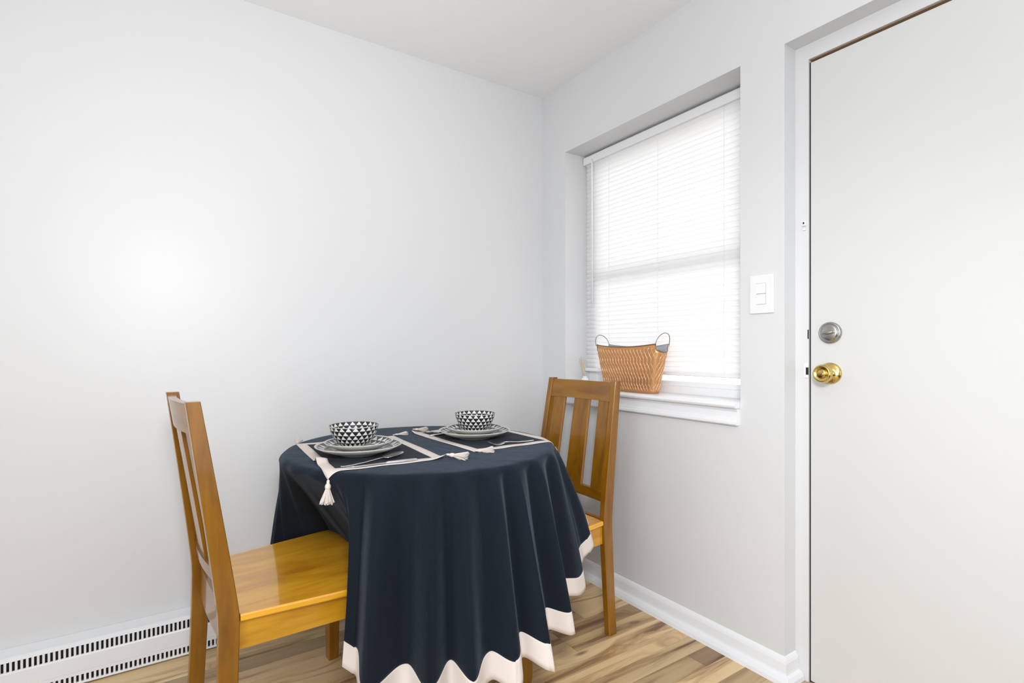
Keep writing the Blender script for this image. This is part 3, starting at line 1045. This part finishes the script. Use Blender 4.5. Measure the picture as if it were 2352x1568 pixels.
# ------------------------------------------------------------------ copper basket on the sill
bk = thing('metal_basket', 'copper-coloured embossed metal basket with wire loop handles on the window sill', 'basket', (.046, -.594, .905))
def supell(a, hx, hy, n=3.4):
    c, s = cos(a), sin(a)
    return (hx * math.copysign(abs(c) ** (2 / n), c), hy * math.copysign(abs(s) ** (2 / n), s))
BH = .203
def bk_pt(a, t, out=0.0):
    # a: angle, 0 = room side (-x); long axis is y
    hx = .034 + .020 * t
    hy = .150 + .047 * t
    x, yv = supell(a, hx + out, hy + out)
    return (-x, yv, t * BH)
def rim_t(a):
    x, yv, _ = bk_pt(a, 1)
    u = abs(yv) / .197
    x = abs(x) / .054
    t = .985 + .075 * u ** 2.2             # sags along the long sides
    if u > .9 and x < .92:
        t -= .19 * (1 - (x / .92) ** 2) ** .6   # hand hole under each loop
    return t
NA = 160
b = bmesh.new()
nr = 14
outer, inner = [], []
for j in range(nr + 1):
    ro, ri_ = [], []
    for i in range(NA):
        a = 2 * pi * i / NA
        tm = rim_t(a)
        t = tm * j / nr
        ro.append(b.verts.new(bk_pt(a, t)))
        x, yv, z = bk_pt(a, t, -.0016)
        ri_.append(b.verts.new((x, yv, max(z, .0016))))
    outer.append(ro); inner.append(ri_)
for L, mi, fl in ((outer, 0, 0), (inner, 1, 1)):
    for r0, r1 in zip(L, L[1:]):
        for i in range(NA):
            j = (i + 1) % NA
            f = b.faces.new((r0[i], r0[j], r1[j], r1[i])); f.material_index = mi; f.smooth = True
for i in range(NA):
    j = (i + 1) % NA
    f = b.faces.new((outer[-1][i], outer[-1][j], inner[-1][j], inner[-1][i])); f.material_index = 0
f = b.faces.new(outer[0]); f = b.faces.new(inner[0]); f.material_index = 1
body = obj('basket_body', b, [M_COPPER, M_ZINC], bk)
# rolled rim wire
b = bmesh.new()
ringp = []
for i in range(NA + 1):
    a = 2 * pi * i / NA
    x, yv, z = bk_pt(a, rim_t(a)); ringp.append((x, yv, z))
tube(b, ringp, .0016, 6, False)
obj('rim_wire', b, M_WIRE, bk, True)
# embossed ribs: pairs of weaving raised lines that cross in two bands
b = bmesh.new()
per = 46
p_ = 2 * pi / per
def warp(sarc):
    return sarc
# walk evenly along the perimeter
arc = [0.0]; aa = [0.0]
pv = Vector(bk_pt(0, .5))
for i in range(1, 1441):
    a = 2 * pi * i / 1440
    q = Vector(bk_pt(a, .5)); arc.append(arc[-1] + (q - pv).length); aa.append(a); pv = q
tot = arc[-1]
def ang_at(s):
    s = (s % 1.0) * tot
    lo, hi = 0, len(arc) - 1
    while hi - lo > 1:
        mid = (lo + hi) // 2
        if arc[mid] <= s: lo = mid
        else: hi = mid
    return aa[lo] + (aa[hi] - aa[lo]) * ((s - arc[lo]) / (arc[hi] - arc[lo] + 1e-9))
for k in range(per):
    for sg in (1, -1):
        pts = []
        for i in range(29):
            t = i / 28
            wv = .08 + .5 * cos(2 * pi * (t - .25) / .44)
            s = (k + sg * wv) / per
            a = ang_at(s)
            tmax = rim_t(a) - .03
            if t * 1.0 > tmax - .02 or t < .02:
                continue
            pts.append(bk_pt(a, t * 1.0, .0004))
        if len(pts) > 3:
            tube(b, pts, .0011, 4)
rb = obj('embossed_ribs', b, M_COPPER_L, bk, True); rb['kind'] = 'stuff'
# loop handles
for s in (1, -1):
    pts = []
    for i in range(25):
        u = i / 24
        a_ = pi * u
        x = -.043 * cos(a_)
        z = .205 + .052 * sin(a_) ** .8
        yv = s * (.179 + .018 * sin(a_))
        pts.append((x, yv, z))
    b = bmesh.new(); tube(b, pts, .0016, 7)
    obj('loop_handle', b, M_WIRE, bk, True)

# ------------------------------------------------------------------ reed diffuser in the sill corner
rd = thing('reed_diffuser', 'small white glass bottle with dried reeds in the corner of the window sill', 'diffuser', (.085, -.243, .905))
b = bmesh.new(); lathe(b, [(0, 0), (.017, 0), (.019, .003), (.019, .036), (.016, .042), (.009, .046), (.009, .054), (.0065, .054), (.0065, .044), (0, .030)], 24)
obj('bottle', b, M_GLASSW, rd, True)
for i, (ex, ey) in enumerate(((.004, .034), (-.010, .030), (.010, .022), (-.004, .016))):
    b = bmesh.new(); tube(b, [(-ex * .2, -ey * .1, .034), (ex, ey, .150 - .008 * i)], .0022, 6)
    obj('reed', b, M_REED, rd, True)
